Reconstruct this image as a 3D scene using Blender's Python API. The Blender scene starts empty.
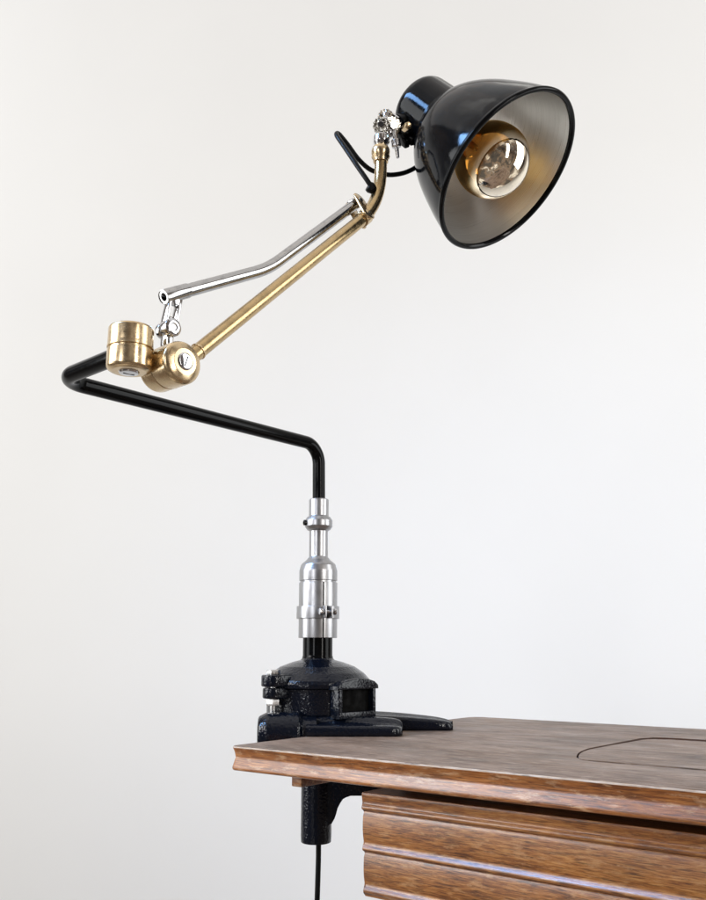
import bpy, bmesh, math, random
from mathutils import Vector, Matrix
random.seed(4)
S = 0.001                      # everything below is written in millimetres
scene = bpy.context.scene
COL = scene.collection
V = Vector
PI = math.pi

# ------------------------------------------------------------------ materials
def new_mat(name):
    m = bpy.data.materials.new(name); m.use_nodes = True
    nt = m.node_tree; b = nt.nodes['Principled BSDF']
    return m, nt, b
def N(nt, typ, **kw):
    n = nt.nodes.new(typ)
    for k, v in kw.items():
        if k in n.inputs.keys(): n.inputs[k].default_value = v
        else: setattr(n, k, v)
    return n
def L(nt, a, ai, b, bi): nt.links.new(a.outputs[ai], b.inputs[bi])
def coords(nt, scale=(1, 1, 1), rot=(0, 0, 0)):
    tc = N(nt, 'ShaderNodeTexCoord'); mp = N(nt, 'ShaderNodeMapping')
    mp.inputs['Scale'].default_value = scale; mp.inputs['Rotation'].default_value = rot
    L(nt, tc, 'Object', mp, 'Vector'); return mp
def ramp(nt, stops):
    r = N(nt, 'ShaderNodeValToRGB'); cr = r.color_ramp
    while len(cr.elements) > 1: cr.elements.remove(cr.elements[-1])
    cr.elements[0].position = stops[0][0]; cr.elements[0].color = tuple(stops[0][1]) + (1,)
    for p, c in stops[1:]:
        e = cr.elements.new(p); e.color = tuple(c) + (1,)
    return r
def g(v): return (v, v, v)
def noise(nt, mp, scale, detail=4, rough=.55):
    n = N(nt, 'ShaderNodeTexNoise'); n.inputs['Scale'].default_value = scale
    n.inputs['Detail'].default_value = detail; n.inputs['Roughness'].default_value = rough
    if mp: L(nt, mp, 0, n, 'Vector')
    return n
def bump(nt, src, out, b, strength, dist):
    bp = N(nt, 'ShaderNodeBump'); bp.inputs['Strength'].default_value = strength
    bp.inputs['Distance'].default_value = dist
    L(nt, src, out, bp, 'Height'); L(nt, bp, 'Normal', b, 'Normal'); return bp

def metal(name, col, r0, r1, scale=(1, 1, 1), nscale=220, spot=None, bstr=0.0, var=.72):
    m, nt, b = new_mat(name)
    b.inputs['Metallic'].default_value = 1
    mp = coords(nt, scale); n = noise(nt, mp, nscale, 5)
    rr = ramp(nt, [(.3, g(r0)), (.7, g(r1))]); L(nt, n, 'Fac', rr, 'Fac'); L(nt, rr, 'Color', b, 'Roughness')
    mp2 = coords(nt); n2 = noise(nt, mp2, 90, 6, .65)
    dark = tuple(c * var for c in col)
    st = [(.28, dark), (.5, col)]
    rc = ramp(nt, st); L(nt, n2, 'Fac', rc, 'Fac')
    if spot:
        n3 = noise(nt, mp2, 420, 3, .6)
        rs = ramp(nt, [(.0, g(0)), (.66, g(0)), (.74, g(1))]); L(nt, n3, 'Fac', rs, 'Fac')
        mx = N(nt, 'ShaderNodeMix', data_type='RGBA'); L(nt, rs, 'Color', mx, 0)
        L(nt, rc, 'Color', mx, 6); mx.inputs[7].default_value = tuple(spot) + (1,)
        L(nt, mx, 2, b, 'Base Color')
    else:
        L(nt, rc, 'Color', b, 'Base Color')
    if bstr: bump(nt, n, 'Fac', b, bstr, .0004)
    return m

def enamel(name, col, rough, peel=.06, pscale=900, spec=.14):
    m, nt, b = new_mat(name)
    mp = coords(nt)
    n = noise(nt, mp, 60, 5); rc = ramp(nt, [(.3, tuple(c * .7 for c in col)), (.7, col)])
    L(nt, n, 'Fac', rc, 'Fac'); L(nt, rc, 'Color', b, 'Base Color')
    n2 = noise(nt, mp, 130, 4); rr = ramp(nt, [(.35, g(rough * .8)), (.75, g(rough * 1.5))])
    L(nt, n2, 'Fac', rr, 'Fac'); L(nt, rr, 'Color', b, 'Roughness')
    n3 = noise(nt, mp, pscale, 2); bump(nt, n3, 'Fac', b, peel, .0005)
    b.inputs['IOR'].default_value = 1.5; b.inputs['Specular IOR Level'].default_value = spec
    return m

M = {}
M['enamel'] = enamel('black gloss enamel', (.0040, .0042, .0048), .085, .07, 420)
M['tube_black'] = enamel('black tube paint', (.0030, .0031, .0034), .09, .03, 400, .10)
def iron():
    m, nt, b = new_mat('hammered black iron paint')
    mp = coords(nt)
    b.inputs['Base Color'].default_value = (.0026, .0040, .0082, 1)  # blue tint in the black stands in for the window's sheen
    n2 = noise(nt, mp, 40, 4); rr = ramp(nt, [(.3, g(.09)), (.7, g(.17))]); L(nt, n2, 'Fac', rr, 'Fac'); L(nt, rr, 'Color', b, 'Roughness')
    n = noise(nt, mp, 430, 1, .5); n1 = noise(nt, mp, 110, 1, .5)
    ad = N(nt, 'ShaderNodeMath', operation='ADD'); ml = N(nt, 'ShaderNodeMath', operation='MULTIPLY')
    ml.inputs[1].default_value = .5
    L(nt, n1, 'Fac', ml, 0); L(nt, n, 'Fac', ad, 0); L(nt, ml, 0, ad, 1)
    bump(nt, ad, 0, b, .40, .0012); b.inputs['Specular IOR Level'].default_value = .32
    return m
M['iron'] = iron()
M['brass'] = metal('brushed brass', (.60, .46, .28), .18, .31, (1, 1, 1), 200, (.28, .19, .10), 0, .84)
M['brass_tube'] = metal('brass tube', (.49, .355, .185), .19, .33, (1, 1, 1), 300, (.17, .10, .04))
M['chrome'] = metal('worn chrome', (.40, .395, .39), .08, .2, (1, 1, 1), 300, (.16, .14, .12))
M['nickel'] = metal('bright nickel', (.56, .56, .57), .05, .12)
M['steel'] = metal('brushed steel', (.39, .39, .40), .29, .38, (1, 1, 1), 120, None, 0, .92)
def knurl():
    m, nt, b = new_mat('pitted nickel'); b.inputs['Metallic'].default_value = 1
    mp = coords(nt); n = noise(nt, mp, 330, 2, .6); rc = ramp(nt, [(.36, (.06, .05, .04)), (.43, (.50, .47, .40)), (.55, (.84, .81, .74))])
    L(nt, n, 'Fac', rc, 'Fac'); L(nt, rc, 'Color', b, 'Base Color'); b.inputs['Roughness'].default_value = .24
    bump(nt, n, 'Fac', b, .45, .0012); return m
M['knurl'] = knurl()
M['mirror'] = metal('mirror silver', (.88, .79, .64), .008, .02)
M['zinc'] = metal('zinc plate', (.72, .72, .72), .18, .35)
M['rubber'] = enamel('black cable rubber', (.006, .006, .006), .34, .02)
M['hole_shade'] = enamel('black recess shade', (.002, .002, .002), .8, .0)  # near-black colour standing in for shade inside openings and screw slots
def alu():
    m, nt, b = new_mat('spun aluminium')
    b.inputs['Metallic'].default_value = 1
    tc = N(nt, 'ShaderNodeTexCoord')
    # spun streaks: noise stretched around the shade axis (UV x runs along the axis, y around it)
    mp = N(nt, 'ShaderNodeMapping'); mp.inputs['Scale'].default_value = (220, 3, 1); L(nt, tc, 'UV', mp, 'Vector')
    n = noise(nt, mp, 1.0, 5, .65)
    rc = ramp(nt, [(.3, (.66, .66, .645)), (.7, (.82, .82, .805))]); L(nt, n, 'Fac', rc, 'Fac'); L(nt, rc, 'Color', b, 'Base Color')
    rr = ramp(nt, [(.3, g(.25)), (.7, g(.38))]); L(nt, n, 'Fac', rr, 'Fac'); L(nt, rr, 'Color', b, 'Roughness')
    bump(nt, n, 'Fac', b, .2, .0003)
    return m
M['alu'] = alu()
def amber(fade=True):
    m, nt, b = new_mat('amber bulb glass')
    out = nt.nodes['Material Output']; nt.nodes.remove(b)
    tr = N(nt, 'ShaderNodeBsdfTransparent'); tr.inputs['Color'].default_value = (.97, .76, .43, 1)
    gl = N(nt, 'ShaderNodeBsdfGlossy'); gl.inputs['Color'].default_value = (1, .70, .32, 1); gl.inputs['Roughness'].default_value = .03
    fr = N(nt, 'ShaderNodeFresnel'); fr.inputs['IOR'].default_value = 1.45
    ad = N(nt, 'ShaderNodeMath', operation='ADD'); ad.inputs[1].default_value = .10; L(nt, fr, 0, ad, 0)
    mx = N(nt, 'ShaderNodeMixShader'); L(nt, ad, 0, mx, 0); L(nt, tr, 0, mx, 1); L(nt, gl, 0, mx, 2)
    if not fade: L(nt, mx, 0, out, 'Surface'); return m
    # the silvering thins out into the amber glass (UV x runs from the crown to the neck)
    mi = N(nt, 'ShaderNodeBsdfGlossy'); mi.inputs['Color'].default_value = (.88, .77, .60, 1); mi.inputs['Roughness'].default_value = .02
    tc = N(nt, 'ShaderNodeTexCoord'); sx = N(nt, 'ShaderNodeSeparateXYZ'); L(nt, tc, 'UV', sx, 0)
    rf = ramp(nt, [(.0, g(0)), (.02, g(.35)), (.16, g(1))]); L(nt, sx, 0, rf, 'Fac')
    m2 = N(nt, 'ShaderNodeMixShader'); L(nt, rf, 'Color', m2, 0); L(nt, mi, 0, m2, 1); L(nt, mx, 0, m2, 2); L(nt, m2, 0, out, 'Surface')
    return m
M['amber'] = amber(); M['stem_glass'] = amber(False)
def wood(name, stops, rough, grain=(2.2, 55, 55), wear=None, coat=.0, spec=.5, rr=None, stain=0):
    m, nt, b = new_mat(name)
    mp = coords(nt, grain); n = noise(nt, mp, 5.0, 8, .62); n.inputs['Distortion'].default_value = .6
    mpf = coords(nt, (grain[0] * 3, grain[1] * 5, grain[2] * 5)); nf = noise(nt, mpf, 5.0, 4, .7)
    mpb = coords(nt, (3, 9, 9)); nb = noise(nt, mpb, 2.2, 4, .6)
    a1 = N(nt, 'ShaderNodeMath', operation='MULTIPLY_ADD'); L(nt, nf, 'Fac', a1, 0); a1.inputs[1].default_value = .35; L(nt, n, 'Fac', a1, 2)
    a2 = N(nt, 'ShaderNodeMath', operation='MULTIPLY_ADD'); L(nt, nb, 'Fac', a2, 0); a2.inputs[1].default_value = .55; L(nt, a1, 0, a2, 2)
    a3 = N(nt, 'ShaderNodeMath', operation='MULTIPLY'); L(nt, a2, 0, a3, 0); a3.inputs[1].default_value = .53
    rc = ramp(nt, stops); L(nt, a3, 0, rc, 'Fac')
    # fine dark pores
    mpp = coords(nt, (16, 270, 270)); npo = noise(nt, mpp, 3.0, 3, .6)
    rp_ = ramp(nt, [(.34, g(.28)), (.45, g(1))]); L(nt, npo, 'Fac', rp_, 'Fac')
    mx = N(nt, 'ShaderNodeMix', data_type='RGBA', blend_type='MULTIPLY'); mx.inputs[0].default_value = .8
    L(nt, rc, 'Color', mx, 6); L(nt, rp_, 'Color', mx, 7)
    out = mx
    if wear:
        mw = coords(nt, (14, 60, 60)); nw = noise(nt, mw, 4, 6, .7)
        rw = ramp(nt, [(.54, g(0)), (.66, g(.8))]); L(nt, nw, 'Fac', rw, 'Fac')
        m2 = N(nt, 'ShaderNodeMix', data_type='RGBA'); L(nt, rw, 'Color', m2, 0); L(nt, mx, 2, m2, 6); m2.inputs[7].default_value = tuple(wear) + (1,)
        out = m2
    if stain:
        ms = coords(nt, (7, 10, 10)); nst = noise(nt, ms, 1.6, 6, .62); rst = ramp(nt, [(.36, g(.62)), (.52, g(1)), (.68, g(1.12))]); L(nt, nst, 'Fac', rst, 'Fac')
        m3 = N(nt, 'ShaderNodeMix', data_type='RGBA', blend_type='MULTIPLY'); m3.inputs[0].default_value = stain; L(nt, out, 2, m3, 6); L(nt, rst, 'Color', m3, 7); out = m3
    L(nt, out, 2, b, 'Base Color')
    nr = noise(nt, mpb, 6, 5); lo, hi = rr or (rough * .8, rough * 1.25)
    rrn = ramp(nt, [(.3, g(lo)), (.7, g(hi))]); L(nt, nr, 'Fac', rrn, 'Fac'); L(nt, rrn, 'Color', b, 'Roughness')
    b.inputs['Specular IOR Level'].default_value = spec
    b.inputs['Coat Weight'].default_value = coat; b.inputs['Coat Roughness'].default_value = .26
    bump(nt, a1, 0, b, .35, .0006)
    return m
M['top_wood'] = wood('weathered table top', [(.40, (.090, .054, .034)), (.5, (.200, .132, .092)), (.60, (.315, .228, .170))], .5, (8, 160, 160), wear=(.38, .29, .22), spec=.28, stain=.8)
M['edge_wood'] = wood('varnished table edge', [(.39, (.055, .013, .004)), (.47, (.205, .062, .012)), (.54, (.32, .108, .022)), (.63, (.47, .20, .058))], .38, (12, 190, 190), wear=(.50, .29, .15), coat=.5, stain=.7)
M['apron_wood'] = wood('varnished drawer wood', [(.39, (.045, .012, .003)), (.47, (.19, .060, .012)), (.53, (.31, .113, .023)), (.63, (.48, .225, .066))], .40, (14, 120, 190), wear=(.42, .21, .08), coat=.6, stain=.6)
M['worn_wood'] = wood('worn bare arris', [(.36, (.20, .12, .07)), (.5, (.42, .31, .22)), (.64, (.55, .44, .34))], .5, (10, 60, 60))
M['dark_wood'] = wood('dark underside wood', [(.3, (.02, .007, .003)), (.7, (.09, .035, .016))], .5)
def plaster():
    m, nt, b = new_mat('white wall paint')
    tc = N(nt, 'ShaderNodeTexCoord')
    mp = N(nt, 'ShaderNodeMapping'); L(nt, tc, 'Object', mp, 'Vector')
    n = noise(nt, mp, 1.3, 5, .6); rc = ramp(nt, [(.3, (.858, .856, .846)), (.7, (.886, .884, .874))]); L(nt, n, 'Fac', rc, 'Fac')
    ns = noise(nt, mp, 44, 2, .4); rs = ramp(nt, [(.90, g(0)), (.92, g(.5))]); L(nt, ns, 'Fac', rs, 'Fac')
    mx = N(nt, 'ShaderNodeMix', data_type='RGBA'); L(nt, rs, 'Color', mx, 0); L(nt, rc, 'Color', mx, 6); mx.inputs[7].default_value = (.5, .49, .47, 1)
    L(nt, mx, 2, b, 'Base Color'); b.inputs['Roughness'].default_value = .8
    b.inputs['Specular IOR Level'].default_value = .2
    nb = noise(nt, mp, 60, 4); bump(nt, nb, 'Fac', b, .05, .002)
    return m
M['wall'] = plaster()

# ------------------------------------------------------------------ mesh helpers (world millimetres)
def frame(axis, up=None):
    z = V(axis).normalized()
    u = V(up) if up else (V((0, 0, 1)) if abs(z.z) < .95 else V((1, 0, 0)))
    x = (u - z * u.dot(z)).normalized(); y = z.cross(x)
    return x, y, z
def fillet(pts, seg=6):
    """pts: [(vector, radius)] -> polyline with rounded corners"""
    P = [(V(p), r) for p, r in pts]; out = []
    for i, (p, r) in enumerate(P):
        if i in (0, len(P) - 1) or r <= 0: out.append(p.copy()); continue
        a, c = P[i - 1][0] - p, P[i + 1][0] - p
        la, lc = a.length, c.length; a.normalize(); c.normalize()
        ang = a.angle(c)
        if ang > PI - 1e-3: out.append(p.copy()); continue
        d = min(r / math.tan(ang / 2), la * .499, lc * .499); rr = d * math.tan(ang / 2)
        bis = (a + c).normalized(); cen = p + bis * (rr / math.sin(ang / 2))
        s, e = p + a * d - cen, p + c * d - cen
        tot = s.angle(e)
        for k in range(seg + 1):
            t = k / seg
            v = (s * math.sin((1 - t) * tot) + e * math.sin(t * tot)) / math.sin(tot)
            out.append(cen + v)
    return out
def prof(pts, seg=5):
    return [(p.x, p.y) for p in fillet([((q[0], q[1], 0), q[2] if len(q) > 2 else 0) for q in pts], seg)]
def catmull(pts, n=8):
    P = [V(p) for p in pts]; P = [P[0] * 2 - P[1]] + P + [P[-1] * 2 - P[-2]]; out = []
    for i in range(1, len(P) - 2):
        for k in range(n):
            t = k / n; a, b, c, d = P[i - 1:i + 3]
            out.append(.5 * ((2 * b) + (c - a) * t + (2 * a - 5 * b + 4 * c - d) * t * t + (3 * b - a - 3 * c + d) * t ** 3))
    out.append(P[-2]); return out
def lathe(bm, o, axis, pr, seg=64, a0=0.0, a1=2 * PI, up=None, uv=False):
    o = V(o); x, y, z = frame(axis, up); full = abs(a1 - a0 - 2 * PI) < 1e-6
    n = seg if full else seg + 1; rings = []
    for r, h in pr:
        if r < 1e-6: rings.append([bm.verts.new(o + z * h)]); continue
        rings.append([bm.verts.new(o + z * h + (x * math.cos(a0 + (a1 - a0) * k / seg) + y * math.sin(a0 + (a1 - a0) * k / seg)) * r) for k in range(n)])
    lay = bm.loops.layers.uv.verify() if uv else None
    for i in range(len(rings) - 1):
        A, B = rings[i], rings[i + 1]
        for k in range(seg):
            k2 = (k + 1) % n if full else k + 1
            if len(A) == 1 and len(B) == 1: continue
            if len(A) == 1: f = bm.faces.new((A[0], B[k2], B[k]))
            elif len(B) == 1: f = bm.faces.new((A[k], A[k2], B[0]))
            else: f = bm.faces.new((A[k], A[k2], B[k2], B[k]))
            if uv:
                for lp in f.loops:
                    ri = i if lp.vert in A else i + 1
                    kk = k if (lp.vert in (A[k % len(A)], B[k % len(B)])) else k + 1
                    lp[lay].uv = (ri / len(rings), kk / seg)
def tube(bm, pts, r, seg=24, hollow=0):
    P = [V(p) for p in pts]; n = len(P); t = []
    for i in range(n):
        d = (P[min(i + 1, n - 1)] - P[max(i - 1, 0)]); t.append(d.normalized())
    x = frame(t[0])[0]; rings = []
    for i in range(n):
        x = (x - t[i] * x.dot(t[i])).normalized(); y = t[i].cross(x)
        rr = r(i / (n - 1)) if callable(r) else r
        rings.append([bm.verts.new(P[i] + (x * math.cos(2 * PI * k / seg) + y * math.sin(2 * PI * k / seg)) * rr) for k in range(seg)])
    for i in range(n - 1):
        for k in range(seg):
            k2 = (k + 1) % seg; bm.faces.new((rings[i][k], rings[i][k2], rings[i + 1][k2], rings[i + 1][k]))
    bm.faces.new(rings[-1])
    if not hollow: bm.faces.new(list(reversed(rings[0])))
    else:
        inn = []
        for d in (0, 10):
            inn.append([bm.verts.new(P[0] + t[0] * d + (v.co - P[0]).normalized() * hollow) for v in rings[0]])
        for a, b in ((inn[0], rings[0]), (inn[1], inn[0])):
            for k in range(seg):
                k2 = (k + 1) % seg; bm.faces.new((a[k], a[k2], b[k2], b[k]))
        bm.faces.new(list(reversed(inn[1])))
def prism(bm, poly, o, x, y, h0, h1, bev=0, seg=2):
    """polygon (2-D) in the plane o,x,y extruded along x cross y from h0 to h1"""
    o, x, y = V(o), V(x).normalized(), V(y).normalized(); z = x.cross(y)
    a = [bm.verts.new(o + x * p[0] + y * p[1] + z * h0) for p in poly]
    b = [bm.verts.new(o + x * p[0] + y * p[1] + z * h1) for p in poly]
    n = len(poly); fs = [bm.faces.new(list(reversed(a))), bm.faces.new(b)]
    for k in range(n): fs.append(bm.faces.new((a[k], a[(k + 1) % n], b[(k + 1) % n], b[k])))
    if bev:
        es = set()
        for f in fs[:2]: es.update(f.edges)
        bmesh.ops.bevel(bm, geom=list(es), offset=bev, segments=seg, affect='EDGES', profile=.5)
def box(bm, o, x, y, sx, sy, sz, bev=0, seg=2):
    """box centred on o, sizes along x, y and x cross y"""
    o, x, y = V(o), V(x).normalized(), V(y).normalized(); z = x.cross(y); vs = []
    for i in (-1, 1):
        for j in (-1, 1):
            for k in (-1, 1): vs.append(bm.verts.new(o + x * sx / 2 * i + y * sy / 2 * j + z * sz / 2 * k))
    F = [(0, 1, 3, 2), (4, 6, 7, 5), (0, 4, 5, 1), (2, 3, 7, 6), (0, 2, 6, 4), (1, 5, 7, 3)]
    fs = [bm.faces.new([vs[i] for i in f]) for f in F]
    if bev:
        es = set(e for f in fs for e in f.edges)
        bmesh.ops.bevel(bm, geom=list(es), offset=bev, segments=seg, affect='EDGES', profile=.5)
def capsule(l, r, n=10, r2=None):
    """2-D rounded link outline from (0,0) to (l,0)"""
    r2 = r2 or r; out = []
    for k in range(n + 1): a = PI / 2 + PI * k / n; out.append((r * math.cos(a), r * math.sin(a)))
    for k in range(n + 1): a = -PI / 2 + PI * k / n; out.append((l + r2 * math.cos(a), r2 * math.sin(a)))
    return out
def BM(): return bmesh.new()

ORG = {}
def obj(name, bm, mat, parent=None, angle=32, local=False, label=None):
    root = parent
    while root is not None and root.parent is not None: root = root.parent
    off = V((0, 0, 0)) if (local or root is None) else root.location / S
    bmesh.ops.recalc_face_normals(bm, faces=bm.faces)
    for v in bm.verts: v.co = (v.co - off) * S
    for f in bm.faces: f.smooth = True
    me = bpy.data.meshes.new(name); bm.to_mesh(me); bm.free()
    me.set_sharp_from_angle(angle=math.radians(angle))
    me.materials.append(M[mat])
    o = bpy.data.objects.new(name, me); COL.objects.link(o); o.parent = parent
    if label: o['label'] = label
    return o
def thing(name, label, cat, loc, rotz=0):
    o = bpy.data.objects.new(name, None); COL.objects.link(o); o.empty_display_size = .05
    o.location = V(loc) * S; o.rotation_euler = (0, 0, rotz)
    o['label'] = label; o['category'] = cat; return o

# ------------------------------------------------------------------ wall
bm = BM(); vs = [bm.verts.new(p) for p in ((-4000, 1950, -1600), (4000, 1950, -1600), (4000, 1950, 2600), (-4000, 1950, 2600))]
bm.faces.new(vs); w = obj('wall', bm, 'wall'); w['kind'] = 'structure'

# ------------------------------------------------------------------ sewing table (local frame: x along the front edge, y towards the back, z = 0 the top surface)
YAW = math.radians(-37.9)
table = thing('sewing_table', 'old wooden sewing table with weathered grey brown top and moulded drawer front', 'table', (-104.4, 787, 0), YAW)
LX, LY = 760.0, 405.6
def outline(ins, z):
    pts = []
    for cx, cy, r, a0 in ((0, 0, 5, 180), (LX, 0, 5, 270), (LX, LY, 14, 0), (0, LY, 16, 90)):
        sx = 1 if cx == 0 else -1; sy = 1 if cy == 0 else -1
        ox, oy = cx + sx * (r), cy + sy * (r); rr = max(r - ins, .4)
        if r - ins < .4: ox, oy = cx + sx * (ins + .4), cy + sy * (ins + .4)
        for k in range(9):
            a = math.radians(a0 + 90 * k / 8); pts.append((ox + rr * math.cos(a), oy + rr * math.sin(a), z))
    return pts
PR = [(1.3, 0), (.6, -.3), (.1, -.9), (0, -1.6), (.3, -2.3), (.6, -2.8), (1.3, -4.4), (2.0, -6.6), (2.5, -8.8), (2.6, -9.8), (2.3, -10.5), (1.9, -11.6), (1.4, -13.2), (.8, -15.0), (.2, -16.6), (0, -17.6), (.2, -18.8), (.9, -19.6), (2.2, -20)]
bm = BM(); loops = [[bm.verts.new(p) for p in outline(i, z)] for i, z in PR]
for a, b in zip(loops, loops[1:]):
    n = len(a)
    for k in range(n): bm.faces.new((a[k], b[k], b[(k + 1) % n], a[(k + 1) % n]))
top_f = bm.faces.new(loops[0]); bot_f = bm.faces.new(list(reversed(loops[-1])))
bm.faces.ensure_lookup_table()
top = obj('tabletop', bm, 'edge_wood', table, 40, True)
top.data.materials.append(M['top_wood']); top.data.materials.append(M['worn_wood'])
for p in top.data.polygons:
    if p.normal.z > .8: p.material_index = 1
    elif p.center.z > -.0019: p.material_index = 2
# the let-in lid of the machine well
lid2d = [(251, 166), (253, 225), (255, 276), (261, 288), (275, 294.5), (330, 296), (440, 296), (560, 296), (566, 290), (566, 98), (560, 92), (440, 92), (340, 92), (292, 92), (280, 93.5), (273, 97.5), (268, 105), (263, 117), (258, 131), (254, 147)]
def offset2d(poly, d):
    out = []; n = len(poly)
    ar = sum(poly[i][0] * poly[(i + 1) % n][1] - poly[(i + 1) % n][0] * poly[i][1] for i in range(n))
    s = 1 if ar > 0 else -1
    for i in range(n):
        p0, p1, p2 = V(poly[i - 1]), V(poly[i]), V(poly[(i + 1) % n])
        e1, e2 = (p1 - p0).normalized(), (p2 - p1).normalized()
        n1, n2 = V((e1.y, -e1.x)) * s, V((e2.y, -e2.x)) * s
        b = (n1 + n2); b = b / max(b.length_squared, .4) * 2 if b.length > 1e-6 else n1
        q = p1 + b * d; out.append((q.x, q.y))
    return out
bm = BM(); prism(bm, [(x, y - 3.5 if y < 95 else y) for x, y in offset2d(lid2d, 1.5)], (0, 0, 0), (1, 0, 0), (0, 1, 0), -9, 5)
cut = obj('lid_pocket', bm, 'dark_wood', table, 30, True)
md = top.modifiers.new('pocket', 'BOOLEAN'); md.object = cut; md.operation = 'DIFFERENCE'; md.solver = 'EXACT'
bpy.context.view_layer.update()
dg = bpy.context.evaluated_depsgraph_get()
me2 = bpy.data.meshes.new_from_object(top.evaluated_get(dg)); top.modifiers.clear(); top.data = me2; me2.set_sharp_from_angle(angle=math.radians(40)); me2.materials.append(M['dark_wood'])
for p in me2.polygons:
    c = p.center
    if .2 < c.x < .6 and .08 < c.y < .31 and (p.normal.z < .8 or c.z < -.002) and -.0095 < c.z: p.material_index = 3  # well walls coloured dark to stand for shade in the lid gap
bpy.data.objects.remove(cut)
bm = BM(); prism(bm, [(x, max(y, 95.5)) for x, y in lid2d], (0, 0, 0), (1, 0, 0), (0, 1, 0), -8.0, -.05, .35, 1)
for v in bm.verts: v.co.z -= (v.co.y - 95) / 200 * 1.3
lid = obj('hinged_lid', bm, 'top_wood', top, 30, True)
# drawer front
AP = [(60, -28), (19.4, -28), (19, -28.6), (19.1, -30.5), (19.6, -33), (20.4, -35.6), (20.0, -36.6), (18.6, -37.9), (18.2, -39.0), (18.4, -40.0), (19.4, -40.7), (22.1, -41.6), (21.4, -42.8), (20.7, -45.6), (20.3, -49.6), (20.2, -54.6), (20.6, -59.6), (21.4, -63.6), (21.8, -64.8), (20.9, -66.4), (19.5, -67.7), (19.1, -68.8), (19.3, -69.8), (20.3, -70.5), (23.1, -71.3), (22.4, -72.5), (21.7, -75.3), (21.3, -79.3), (21.2, -84.3), (21.6, -89.3), (22.4, -93.3), (22.8, -94.5), (22.0, -96.0), (20.6, -97.3), (20.2, -98.4), (20.4, -99.4), (21.4, -100.1), (22.6, -102.8), (26, -103.6), (60, -103.6)]
bm = BM(); X0, X1 = 126.0, 700.0
a = [bm.verts.new((X0, y, z)) for y, z in AP]; b = [bm.verts.new((X1, y, z)) for y, z in AP]; n = len(AP)
for k in range(n): bm.faces.new((a[k], a[(k + 1) % n], b[(k + 1) % n], b[k]))
bm.faces.new(a); bm.faces.new(list(reversed(b)))
es = [e for e in bm.edges if all(abs(v.co.x - X0) < 1e-4 for v in e.verts) and min(v.co.y for v in e.verts) < 59]
bmesh.ops.bevel(bm, geom=es, offset=.5, segments=2, affect='EDGES')
obj('drawer_front', bm, 'apron_wood', table, 50, True)
bm = BM(); box(bm, (413, 205, -62), (1, 0, 0), (0, 1, 0), 560, 289, 80, 1)
obj('drawer_case', bm, 'dark_wood', table, 30, True)
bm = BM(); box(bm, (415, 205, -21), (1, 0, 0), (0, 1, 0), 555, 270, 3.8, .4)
obj('gap_shade_rail', bm, 'dark_wood', table, 30, True)  # dark filler added so the gap under the top reads as shadow
bm = BM(); box(bm, (7.5, 190, -30.8), (1, 0, 0), (0, 1, 0), 12, 226, 21.6, .9)
obj('batten', bm, 'edge_wood', table, 30, True)
bm = BM(); lathe(bm, (34, 30, -19.9), (0, 0, -1), prof([(0, 0), (4.2, 0), (4.2, 1.4, .8), (0, 2.2)]), 20)
obj('rubber_stop', bm, 'dark_wood', table, 30, True)

# ------------------------------------------------------------------ the lamp
PX, PY = -36.4, 930.0
lamp = thing('desk_lamp', 'articulated workshop lamp with black bell shade and brass arm clamped to table edge', 'lamp', (PX, PY, 0))
Z = V((0, 0, 1))

# --- clamp base (cast iron)
bm = BM()
lathe(bm, (PX, PY, 0), Z, prof([(0, 71), (15.6, 71), (17.5, 69, 3), (26, 66.8, 8), (38, 62.5, 8), (47.5, 56.2, 6), (53.6, 49.6, 2.5), (54.8, 46.2, 1.5), (54.4, 42.4, 1), (51.6, 41.6, .6), (51.2, 17, 2.5), (45, 13, 3), (20, 12), (0, 12)], 5), 96)
clamp = obj('clamp_base', bm, 'iron', lamp, 35)
# hooded housing on the turret: two cheeks, floor and visor around a black block that stands for the recess shade
we = V((math.cos(math.radians(-45)), math.sin(math.radians(-45)), 0)); wt = V((-we.y, we.x, 0))
O = V((PX, PY, 0))
bm = BM()
for sgn in (-1, 1):
    box(bm, O + we * 52 + wt * 23.2 * sgn + Z * 30.5, we, wt, 13, 4.6, 29, 1.2)
box(bm, O + we * 52.2 + Z * 17.6, we, wt, 13.4, 50, 6.4, 1.2)
vis = [(-28, 41.6), (-28, 45), (-22, 48.2), (-14, 50.8), (0, 52.0), (14, 51.4), (23, 49), (28, 45.4), (28.5, 41.6)]
prism(bm, vis, O + we * 48, wt, Z, -4, 11.6, 1.4)
obj('housing_hood', bm, 'iron', clamp, 40)
bm = BM(); box(bm, O + we * 47.4 + Z * 31.5, we, wt, 10, 41.6, 22, .3); obj('pocket', bm, 'hole_shade', clamp)
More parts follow.
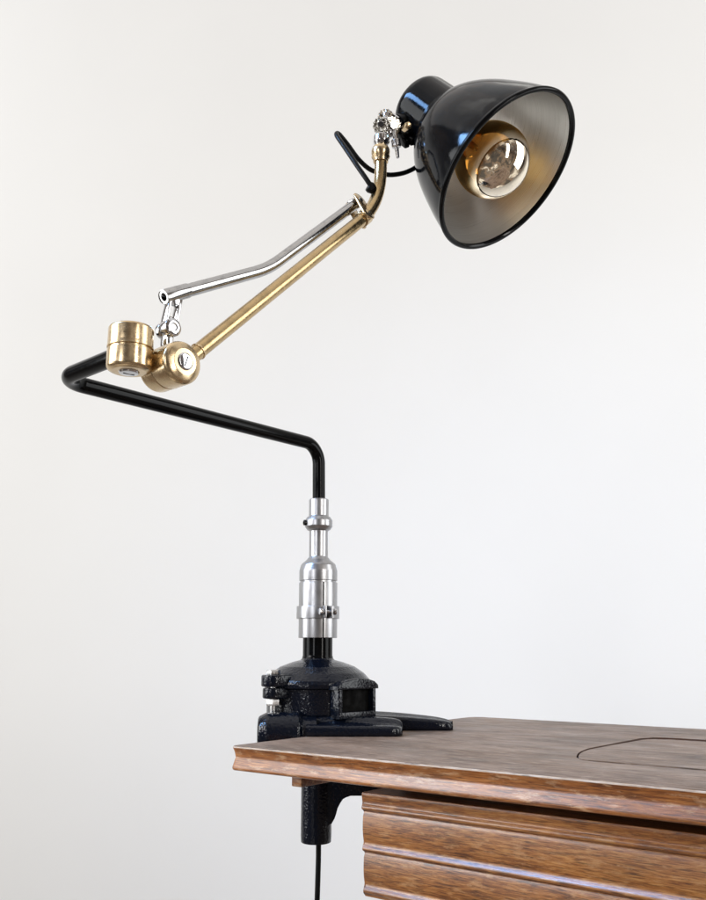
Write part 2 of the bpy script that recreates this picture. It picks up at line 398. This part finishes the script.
# feet
def foot(pts, w0, w1, hts, name='foot'):
    """bar following pts on the table; flat ledge with a raised rear rib, rounded toe"""
    bm = BM(); P = catmull(pts, 10); n = len(P); rows = []
    for i in range(n):
        t = i / (n - 1); d = (P[min(i + 1, n - 1)] - P[max(i - 1, 0)]).normalized(); sd = V((d.y, -d.x, 0))
        toe = 1.0
        if t > .82: q = (t - .82) / .18; toe = math.sqrt(max(0.0, 1 - q * q)) * .66 + .34
        w = (w0 + (w1 - w0) * t) * toe; h = hts(t); dz = (1 - toe) * 4; hl, hr = h[0] - dz, h[1] - dz
        sec = [(w - .6, .2), (w + .4, 1.2), (w + .7, 3), (w + .5, hl - 3.6), (w - .1, hl - 1.9), (w - 1.3, hl - .7), (w - 3.0, hl), (w * .34, hl + .2), (w * .14, hl + .5), (-w * .02, hl + .8 + (hr - hl) * .3), (-w * .16, hr - 1.1), (-w * .30, hr - .2), (-w * .48, hr), (-w * .74, hr - .6), (-w * .92, hr - 2.4), (-w - .2, hr - 5), (-w - .4, 2), (-w, .2)]
        rows.append([bm.verts.new(P[i] + sd * a + Z * b) for a, b in sec])
    m = len(rows[0])
    for i in range(n - 1):
        for k in range(m): bm.faces.new((rows[i][k], rows[i][(k + 1) % m], rows[i + 1][(k + 1) % m], rows[i + 1][k]))
    bm.faces.new(rows[0]); bm.faces.new(list(reversed(rows[-1])))
    bmesh.ops.bevel(bm, geom=[e for e in bm.edges if e.is_boundary or (len(e.link_faces) == 2 and any(len(f.verts) > 4 for f in e.link_faces))], offset=.9, segments=2, affect='EDGES')
    return obj(name, bm, 'iron', clamp, 62)
foot([(-44, 877, 0), (-10, 876.5, 0), (25, 876, 0), (47, 876, 0)], 17, 15.5, lambda t: (10.6 - 1.2 * t, 17.5 - 3.2 * t * t))
foot([(-20, 938, 0), (20, 936, 0), (62, 933, 0), (101, 931, 0)], 16, 11, lambda t: (15.5 - 6.5 * t * t, 18.6 - 8.4 * t * t))
# barrel of the clamp screw, lying outside the table edge
bm = BM(); lathe(bm, (-91.0, 876, 1.5), (1, .06, 0), prof([(0, 1.2), (9, 0), (15.6, .6, 4), (19.6, 9, 9), (19.8, 39, 3), (15.5, 43, 2), (15.5, 56), (0, 56)], 8), 48)
obj('screw_barrel', bm, 'iron', clamp, 40)
# lugs and bolt
B = V((-77.6, 888, 0))
tb = (B - O); tb.z = 0; tb.normalize(); ts = V((-tb.y, tb.x, 0))
for z0, z1, r in ((44.2, 55.4, 12.0), (33.0, 43.2, 10.4)):
    bm = BM(); prism(bm, capsule(30, r, 10, r + 3), B, -tb, -ts, z0, z1, 1.5); obj('clamp_lug', bm, 'iron', clamp, 40)
bm = BM(); prism(bm, [(6.6 * math.cos(PI / 3 * k + .25), 6.6 * math.sin(PI / 3 * k + .25)) for k in range(6)], B, (1, 0, 0), (0, 1, 0), 55.2, 60.2, .5); 
lathe(bm, B, Z, prof([(0, 18.6), (3, 18.6, .5), (3.1, 56), (0, 56)]), 20)
blt = obj('bolt', bm, 'zinc', clamp)
bm = BM(); prism(bm, [(7.0 * math.cos(PI / 3 * k + .5), 7.0 * math.sin(PI / 3 * k + .5)) for k in range(6)], B, (1, 0, 0), (0, 1, 0), 26.4, 32.9, .6); obj('nut', bm, 'zinc', blt)
# lower socket and jaw
bm = BM(); lathe(bm, (PX, PY, 0), Z, prof([(0, 14), (15.2, 14), (15.2, -100), (14.8, -105.6, 1), (11.5, -105.6), (11.5, -96), (0, -96)]), 48)
obj('socket_tube', bm, 'iron', clamp, 35)
bm = BM()
gp = [(10, -21.4), (120, -21.4), (120, -61.1), (34, -61.2), (29.5, -61.8), (26, -63.6), (23.4, -67.2), (21.4, -72.5), (19.9, -78), (18.2, -82.5), (15.6, -87), (10, -90)]
prism(bm, gp, (PX, PY - 2, 0), (1, 0, 0), (0, 0, 1), -8, 8, .8, 2)
obj('lower_jaw', bm, 'iron', clamp, 35)

# --- post and steel sleeve
bm = BM(); lathe(bm, (PX, PY, 0), Z, prof([(0, 64), (15.9, 64), (15.9, 71.4, 1), (15.3, 73.6, 1), (15.3, 94), (0, 94)]), 48)
obj('post', bm, 'tube_black', lamp)
bm = BM()
lathe(bm, (PX, PY, 0), Z, prof([(0, 236), (9.6, 236), (10.5, 235.2, .6), (10.5, 217.6, .8), (12.4, 216.6, 1.5), (14.7, 213.0, 2.5), (14.7, 206.6, 2.5), (12.4, 203.2, 1.5), (9.9, 202.0, .8), (9.9, 174.5, 2.5), (12.2, 171.6, 2), (18.0, 166.6, 5), (19.9, 160.0, 5), (19.9, 149.6, .3), (18.8, 149.2), (18.8, 147.6), (0, 147.6)], 6), 96)
slv = obj('steel_sleeve', bm, 'steel', lamp, 30)
sl = math.atan2(-1, .33); gap = math.radians(2.2)
bm = BM(); pr = prof([(15.4, 91.0), (20.0, 91.0, .5), (20.0, 147.6, .5), (15.4, 147.6)])
lathe(bm, (PX, PY, 0), Z, pr + [pr[0]], 120, sl + gap, sl + 2 * PI - gap, (1, 0, 0))
obj('split_collar', bm, 'steel', slv, 30)
bm = BM(); lathe(bm, (PX, PY, 0), Z, [(17.6, 92), (17.6, 147.9)], 48); obj('slit_shade', bm, 'hole_shade', slv)  # black sheet put behind the slit in place of its shade
ca = sl + .12
bm = BM(); pr = prof([(20.1, 110.4), (22.2, 110.4, .5), (22.2, 123.2, .5), (20.1, 123.2)])
lathe(bm, (PX, PY, 0), Z, pr + [pr[0]], 120, ca + .10, ca + 2 * PI - .10, (1, 0, 0))
band = obj('clamp_band', bm, 'steel', slv, 30)
rd = V((math.cos(ca), math.sin(ca), 0)); tg = V((-rd.y, rd.x, 0))
for s in (-1, 1):
    bm = BM(); box(bm, O + rd * 25 + tg * 3.4 * s + Z * 116.8, rd, tg, 8, 1.9, 12, .6); obj('band_ear', bm, 'steel', band)
bm = BM(); lathe(bm, O + rd * 25.5 - tg * 9.5 + Z * 116.8, tg, prof([(0, 0), (3.6, 0, .8), (3.6, 4, .5), (1.8, 4), (1.8, 16), (3.4, 16), (3.4, 18.5, .6), (0, 18.5)]), 20); obj('band_screw', bm, 'nickel', band)
bm = BM(); lathe(bm, (PX, PY, 210), (-1, -.45, 0), prof([(0, 12), (3.0, 12), (3.0, 17.0, .5), (1.6, 17.0), (1.6, 15.2), (0, 15.2)]), 20); obj('set_screw', bm, 'tube_black', slv)

# --- bent black tube
zt = 295.0
H1 = V((-164.0, 616.3, 0))
bm = BM()
tube(bm, fillet([((PX, PY, 228), 0), ((PX - .6, PY - .6, zt), 21), ((-239.5, 687.6, zt), 25), (tuple(H1 + V((-6, 6, zt))), 0)], 14), 6.75, 32)
obj('bent_tube', bm, 'tube_black', lamp, 40)

# --- first swivel joint (upright)
bm = BM()
lathe(bm, H1, Z, prof([(0, 278.4), (12.6, 278.4, 1), (16.6, 280.2, 4.5), (16.6, 294.6, .5), (15.6, 295.0), (15.6, 295.9), (16.9, 296.2, .5), (16.6, 299.2, 1), (16.5, 312.6, 5), (12, 313.4, 2), (0, 313.6)], 6), 72)
j1 = obj('swivel_joint', bm, 'brass', lamp, 30)
bm = BM(); lathe(bm, H1 + Z * 278.6, -Z, prof([(0, 1.9), (6.9, 1.5, .8), (7.7, 0)]), 40); cs = obj('cap_screw', bm, 'nickel', j1, 50)
bm = BM(); box(bm, H1 + Z * 276.75, V((.8, .6, 0)), V((-.6, .8, 0)), 8.5, .8, .3, 0); obj('slot', bm, 'hole_shade', cs)

# --- second joint (axis level)
nn = V((.72, -.69, 0)).normalized(); ww = V((.69, .72, 0)).normalized()
R2 = H1 + ww * 29 + Z * 287
bm = BM(); lathe(bm, H1 + Z * 290, ww, prof([(8.5, 4), (8.5, 34), (0, 34)]), 32)
lathe(bm, R2, nn, prof([(0, -10), (12, -10, 2), (16.4, -8, 5), (16.4, 6.4, .8), (15.6, 7.0), (15.6, 7.6), (16.6, 8.2, .8), (16.6, 26.2, 6), (10, 28.6, 3), (0, 28.8)], 6), 72)
j2 = obj('elbow_joint', bm, 'brass', lamp, 30)
bm = BM(); lathe(bm, R2 + nn * 28.2, nn, prof([(0, 2.0), (5.6, 1.6, 1.2), (7.4, 0)]), 36); cs = obj('cap_screw', bm, 'nickel', j2, 50)
bm = BM(); box(bm, R2 + nn * 30.1, V((.2, .2, .9)), ww, 8, .8, .4); obj('slot', bm, 'hole_shade', cs)

# --- brass arm
bm = BM()
ap = [(-125.5, 632, 292.0), (-117.1, 640.7, 303.8)]
a0, a1 = V((-117.1, 640.7, 303.8)), V((8.5, 771.8, 480.2))
ap += [tuple(a0.lerp(a1, t)) for t in (.2, .4, .6, .8)]
ap += [(8.5, 771.8, 480.2), (16.2, 779.8, 493.5), (22.4, 786.3, 509.5), (26.2, 790.2, 527), (27.6, 791.7, 545), (27.6, 791.7, 560)]
tube(bm, catmull(ap, 8), 6.1, 32)
arm = obj('brass_arm', bm, 'brass_tube', lamp, 40)
bm = BM(); lathe(bm, V(ap[1]) - (a1 - a0).normalized() * 3, a1 - a0, prof([(6, 0), (6.9, .2, .4), (6.7, 1.8, .8), (6, 2.4)]), 32); obj('weld_ring', bm, 'brass', arm)
bm = BM(); lathe(bm, (27.6, 791.7, 0), Z, prof([(6.1, 552), (7.4, 552, .8), (7.6, 555, 1), (9.2, 558, 2)], 4) + [(9.3 * math.cos(math.radians(a)), 563.5 + 9.3 * math.sin(math.radians(a))) for a in range(-30, 66, 8)] + [(4.6, 572.4), (0, 572.4)], 48)
obj('ball_ferrule', bm, 'brass', arm, 40)
gd = V((-.78, -.42, .45)).normalized()
bm = BM(); lathe(bm, V((21.5, 785, 517)) - gd * 0, gd, prof([(4.5, 2), (5.6, 5.6, 1), (5.0, 8.2, 1), (3.4, 8.6), (0, 8.6)]), 24)
obj('cord_grommet', bm, 'rubber', arm)

# --- chrome stay rod, its link and the upper bracket
bm = BM()
r0, r1, r2 = V((-144.0, 628.5, 342.0)), V((-72.8, 702.8, 398.5)), V((1.5, 780.3, 500))
tube(bm, fillet([(r0, 0), (r1, 130), (r2, 0)], 18), 5.3, 28, 3.2)
rod = obj('stay_rod', bm, 'chrome', lamp, 40)
rdv = (r1 - r0).normalized()
bm = BM(); pr = prof([(5.35, -.6), (5.9, -.6, .3), (5.9, 24, .4), (5.35, 24)]); lathe(bm, r0, rdv, pr + [pr[0]], 36); obj('rod_sleeve', bm, 'chrome', rod)
pv = V((-140.4, 632.6, 317.6))            # lower pivot
lk = V((-137.2, 635.4, 346.0))            # on the rod
ld = (lk - pv).normalized(); lx = nn; lside = ld.cross(nn).normalized()
bm = BM()
for s in (-1, 1):
    box(bm, pv.lerp(lk, .47) + lside * 4.4 * s, ld, nn, 26, 7.0, 2.6, .5)
for t, hh in ((.84, 6), (.22, 6)):
    box(bm, pv.lerp(lk, t), ld, nn, hh, 6.6, 8, .4)
link = obj('link', bm, 'nickel', lamp, 40)
bm = BM(); lathe(bm, pv - nn * 9, nn, prof([(0, 0), (5.5, 0, 1), (6.6, 1.4, 1), (6.6, 5.4, .8), (5.6, 6.2), (5.6, 7.6), (7.2, 8.2, .8), (7.2, 16, 1.2), (4.8, 17, 1), (3.2, 17), (2.4, 16), (0, 16)], 4), 36); obj('pivot', bm, 'nickel', link)
bm = BM(); box(bm, pv + Z * -8 - nn * 1, nn, ww, 9, 7, 12, 1.5); obj('pivot_lug', bm, 'nickel', link)
ba = V((10.4, 773.8, 482.8)); bd = (a1 - a0).normalized()
bm = BM(); pr = prof([(6.15, -5), (7.5, -5, .6), (7.5, 5, .6), (6.15, 5)]); lathe(bm, ba, bd, pr + [pr[0]], 40)
br = obj('upper_bracket', bm, 'brass', lamp)
rt = r2 + V((.6, .6, 2))
ld2 = (ba - rt); ll = ld2.length
for s, mt in ((-1, 'brass'), (1, 'brass')):
    bm = BM(); prism(bm, capsule(ll, 6.6, 12, 7.6), rt, ld2, nn.cross(ld2), 6.2 * s - .9, 6.2 * s + .9, .4); obj('cheek', bm, mt, br, 40)
bm = BM(); lathe(bm, rt - nn * 7.5, nn, prof([(0, -.6), (2.8, -.6, .6), (3, 0), (3, 15), (2.8, 15.8, .6), (0, 15.8)]), 20); obj('bracket_rivet', bm, 'nickel', br)
bm = BM(); box(bm, rt + rdv * 0 + (r2 - r1).normalized() * -1, (r2 - r1), nn, 9, 10.8, 10.8, 1.6); obj('rod_end', bm, 'nickel', rod)

# --- knuckle under the shade
sc_ = V((150.7, 772.0, 529.3)); sn = V((.5807, -.3323, -.7432)).normalized()
K = V((33.0, 797.0, 592.0))
ax_s = -(K - sc_).dot(sn); foot_pt = sc_ - sn * ax_s
kd = (foot_pt - K).normalized()           # from the knuckle towards the socket axis
bm = BM(); lathe(bm, (28.6, 792.4, 0), Z, prof([(0, 570.6), (6.0, 571, 1), (8.2, 574.5, 3), (8.0, 581, 3), (5, 585, 2), (0, 586)], 6), 40)
kn = obj('knuckle', bm, 'nickel', lamp, 45)
vd = V((.12, -.93, -.34)).normalized()    # the toothed discs' axle
def gear(o, r, t, n, ax):
    bm = BM(); x, y, z = frame(ax); poly = []
    for k in range(n * 2):
        rr = r if k % 2 else r * .80; a = PI * k / n; poly.append((rr * math.cos(a), rr * math.sin(a)))
    prism(bm, poly, o, x, y, -t, t, .35, 1)
    for k in range(n):                                                   # radial teeth on the face
        a = 2 * PI * k / n; d = x * math.cos(a) + y * math.sin(a)
        box(bm, V(o) + z * (t + .2) + d * r * .6, d, z.cross(d), r * .52, r * .14, .9, .2, 1)
    obj('toothed_disc', bm, 'knurl', kn, 25)
    bm = BM(); hx = [(r * .40 * math.cos(PI / 3 * k), r * .40 * math.sin(PI / 3 * k)) for k in range(6)]; prism(bm, hx, V(o) + z * t, x, y, 0, 3.0, .4, 1)
    return obj('hex_screw', bm, 'nickel', kn, 30)
gear((28.4, 789.5, 591.5), 8.8, 2.6, 13, vd + V((-.25, 0, .1)))
gear((39.0, 794.5, 594.0), 9.8, 3.0, 14, vd + V((.2, 0, 0)))
gear((33.0, 795.0, 604.5), 8.2, 3.0, 12, vd + V((0, 0, .35)))
bm = BM()
for (x, y, z, r) in ((31.5, 793, 597, 6.5), (38, 797, 600, 6), (36, 795, 586.5, 5.5)):
    bmesh.ops.create_icosphere(bm, subdivisions=3, radius=r, matrix=Matrix.Translation((x, y, z)))
obj('joint_core', bm, 'nickel', kn, 60)
# plate, studs and black bracket reaching the socket housing
bm = BM(); lathe(bm, K, kd, prof([(0, 10), (8, 10), (8, 16, 1), (10.5, 16.4), (10.5, 40), (0, 40)]), 32); obj('shade_bracket', bm, 'enamel', kn, 40)
kx, ky, kz = frame(kd, sn)
bm = BM(); box(bm, K + kd * 14.8 + kx * -8.0 - ky * 2, kx, ky, 19, 15, 2.2, .5); obj('washer_plate', bm, 'nickel', kn)
bm = BM(); lathe(bm, K + kd * 13.6 - kx * 18.5, -kx, prof([(0, -3), (2.6, -3), (2.6, 2.4, 1), (0, 3)]), 18); obj('screw', bm, 'enamel', kn)
bm = BM(); box(bm, K + kd * 16 + V((6, 2, -10)), kd, sn, 13, 16, 13, 2); box(bm, K + kd * 12 + V((10, 2, -17)), kd, sn, 6, 9, 9, 1.2); box(bm, K + kd * 20 + V((8, 0, -17)), sn, kd, 14, 6, 8, 1); obj('adjuster', bm, 'enamel', kn)
bm = BM(); lathe(bm, (41.5, 793, 588), (.12, .1, -1), prof([(0, 0), (2.4, 0), (2.4, 9), (4.8, 10, .6), (4.8, 17.5, 1.2), (2.2, 18.4), (1.6, 29, .8), (0, 29)]), 20); obj('thumb_screw', bm, 'zinc', kn, 40)
bm = BM(); lathe(bm, (52, 792, 590), (.3, -1, -.3), prof([(0, 0), (4, 0), (4, 11, .8), (0, 11.4)]), 6); obj('brass_screw', bm, 'brass', kn, 30)

# --- shade
pro = [(0, 146.0), (17, 145.8), (26, 144.2), (31, 140.8), (33.6, 136), (34.4, 130), (35.0, 112), (35.3, 103), (35.6, 99.5), (37.2, 97.2), (41.2, 94.4), (47.2, 88.8), (53.8, 80.4), (60.2, 69.8), (65.7, 58.6), (70.2, 47.5), (74.3, 36), (78.0, 25), (81.3, 13.6), (83.2, 4.8), (83.7, 2.0)]
# smooth the profile
sm = catmull([(r, h, 0) for r, h in pro], 4); pro_s = [(max(p.x, 0), p.y) for p in sm]
bm = BM(); lathe(bm, sc_, -sn, pro_s, 128)
rim = prof([(79.9, .4), (81.0, -1.3, 1.2), (84.0, -1.3, 1.6), (85.3, .9, 1.4), (84.6, 3.4, 1.4), (82.6, 4.4, 1), (80.2, 3.4), (79.9, .4)], 5); lathe(bm, sc_, -sn, rim, 128)
shade = obj('lamp_shade', bm, 'enamel', lamp, 60)
inn = [(r - 1.3, h) for r, h in pro_s if r > 36 and 3 < h < 98]
bm = BM(); lathe(bm, sc_, -sn, inn, 128, uv=True); obj('reflector', bm, 'alu', shade, 60)
bm = BM(); lathe(bm, sc_, -sn, prof([(35, 97), (26, 97), (26, 84, 1), (19, 84), (19, 110), (0, 110)]), 48); obj('lamp_holder', bm, 'brass', shade)
# --- bulb with silvered crown
bc, brad = 25.0, 37.0
def ball(a0, a1, n): return [(brad * math.sin(math.radians(a0 + (a1 - a0) * i / n)), bc - brad * math.cos(math.radians(a0 + (a1 - a0) * i / n))) for i in range(n + 1)]
bm = BM(); lathe(bm, sc_, -sn, ball(60, 153, 44) + [(15.6, 60.5), (14.4, 65), (13.6, 72), (13.2, 80), (13, 98)], 72, uv=True); bulb = obj('bulb', bm, 'amber', lamp, 60)
bm = BM(); lathe(bm, sc_, -sn, ball(0, 60, 36), 96); obj('silver_crown', bm, 'mirror', bulb, 60)
bm = BM(); lathe(bm, sc_, -sn, prof([(0, 46), (3.0, 48, 2), (4.0, 64), (9, 92), (0, 92)]), 24); obj('filament_stem', bm, 'stem_glass', bulb, 60)

# --- cords
bm = BM()
tube(bm, catmull([(19.4, 780.0, 516.6), (12.2, 777.6, 527.2), (4.4, 779.6, 540.8), (-3.4, 784.0, 556.3), (-10.6, 788.6, 570.8), (-15.3, 792.4, 580.6), (-16.6, 795.0, 585.6), (-15.2, 797.6, 588.0), (-12.1, 800.0, 586.2), (-5.1, 803.0, 578.4), (4.1, 806.0, 566.2), (13.2, 810.0, 558.5), (21.4, 813.0, 554.9), (35.8, 816.0, 552.7), (49.2, 819.0, 555.7), (59.8, 823.0, 562.0), (69.5, 827.5, 570.6), (79, 833, 579)], 8), 2.45, 16)
obj('cord', bm, 'rubber', lamp, 60)
bm = BM(); tube(bm, catmull([(PX + 2.5, PY - 3, -92), (PX + 2.6, PY - 3, -120), (PX + 1.6, PY - 3.2, -165), (PX + .8, PY - 4, -230), (PX + 2, PY - 4, -330)], 8), 2.6, 16)
obj('mains_cord', bm, 'rubber', lamp, 60)

# ------------------------------------------------------------------ light
world = bpy.data.worlds.new('World'); scene.world = world; world.use_nodes = True
nt = world.node_tree; bg = nt.nodes['Background']
tc = N(nt, 'ShaderNodeTexCoord'); sp = N(nt, 'ShaderNodeSeparateXYZ'); L(nt, tc, 'Generated', sp, 0)
mr = N(nt, 'ShaderNodeMapRange'); L(nt, sp, 'Z', mr, 'Value'); mr.inputs['From Min'].default_value = -1; mr.inputs['From Max'].default_value = 1
rp = ramp(nt, [(.0, (.46, .455, .45)), (.40, (.34, .335, .33)), (.50, (.14, .14, .145)), (.60, (.17, .17, .18)), (.78, (.42, .42, .42)), (1, (.55, .545, .53))])
L(nt, mr, 0, rp, 'Fac')
# the unlit room behind the camera: darker furniture and doorways, a few lit patches
mpw = N(nt, 'ShaderNodeMapping'); mpw.inputs['Scale'].default_value = (1.0, 1.0, .8); L(nt, tc, 'Generated', mpw, 'Vector')
vo = noise(nt, mpw, 2.3, 5, .55); vo.inputs['Distortion'].default_value = .5
rv = ramp(nt, [(.0, (.10, .09, .08)), (.44, (.16, .13, .11)), (.50, (.75, .52, .36)), (.545, (.35, .30, .27)), (.58, (1.5, 1.35, 1.2)), (.64, (3.2, 3.1, 2.9)), (.70, (1.0, .9, .8))]); L(nt, vo, 'Fac', rv, 'Fac')
mw = N(nt, 'ShaderNodeMix', data_type='RGBA', blend_type='MULTIPLY'); mw.inputs[0].default_value = .85; L(nt, rp, 'Color', mw, 6); L(nt, rv, 'Color', mw, 7)
L(nt, mw, 2, bg, 'Color'); bg.inputs['Strength'].default_value = 1.0
def area(name, loc, target, sx, sy, power, col, spread=180):
    l = bpy.data.lights.new(name, 'AREA'); l.shape = 'RECTANGLE'; l.size = sx; l.size_y = sy; l.energy = power; l.color = col; l.spread = math.radians(spread)
    o = bpy.data.objects.new(name, l); COL.objects.link(o); o.location = loc
    d = V(target) - V(loc); o.rotation_euler = d.to_track_quat('-Z', 'Y').to_euler(); return o
area('window_light', (-1.45, .25, 1.68), (.0, .62, .40), .70, .32, 7.5, (.26, .52, 1.0), 75)
area('low_sheen_fill', (-1.45, .20, .72), (.0, .78, .02), .60, .45, 1.8, (.97, .95, .96), 75)  # added low source for the mauve sheen on the wood mouldings
area('left_front_fill', (-1.05, -1.00, .42), (-.05, .95, .15), .36, .95, 1.05, (.96, .97, 1.0), 60)  # added source for the steel sleeve's reflections, no door known there
area('side_window_light', (1.30, -.75, .55), (0, .9, .3), .24, 1.3, 6.5, (1.0, .97, .93), 120)
area('left_wash', (-2.3, .55, .74), (.35, 1.95, .54), 1.1, 2.2, 38, (.965, .99, 1.0))
area('right_wash', (2.3, .55, .74), (-.35, 1.95, .54), 1.1, 2.2, 32.5, (.965, .99, 1.0))
area('ceiling_light', (0, .75, 2.35), (0, 1.05, 0), 3.6, 2.2, 20, (.98, .99, 1.0))

# ------------------------------------------------------------------ camera
cam = bpy.data.cameras.new('camera'); co = bpy.data.objects.new('camera', cam); COL.objects.link(co)
co.location = (0, 0, .08218); co.rotation_euler = (math.radians(90 + 12.6), 0, 0)
cam.sensor_fit = 'VERTICAL'; cam.sensor_height = 36; cam.sensor_width = 36; cam.lens = 36 * 880 / 900; cam.clip_start = .01; cam.clip_end = 100
scene.camera = co
scene.view_settings.view_transform = 'Standard'; scene.view_settings.look = 'None'; scene.view_settings.exposure = 0
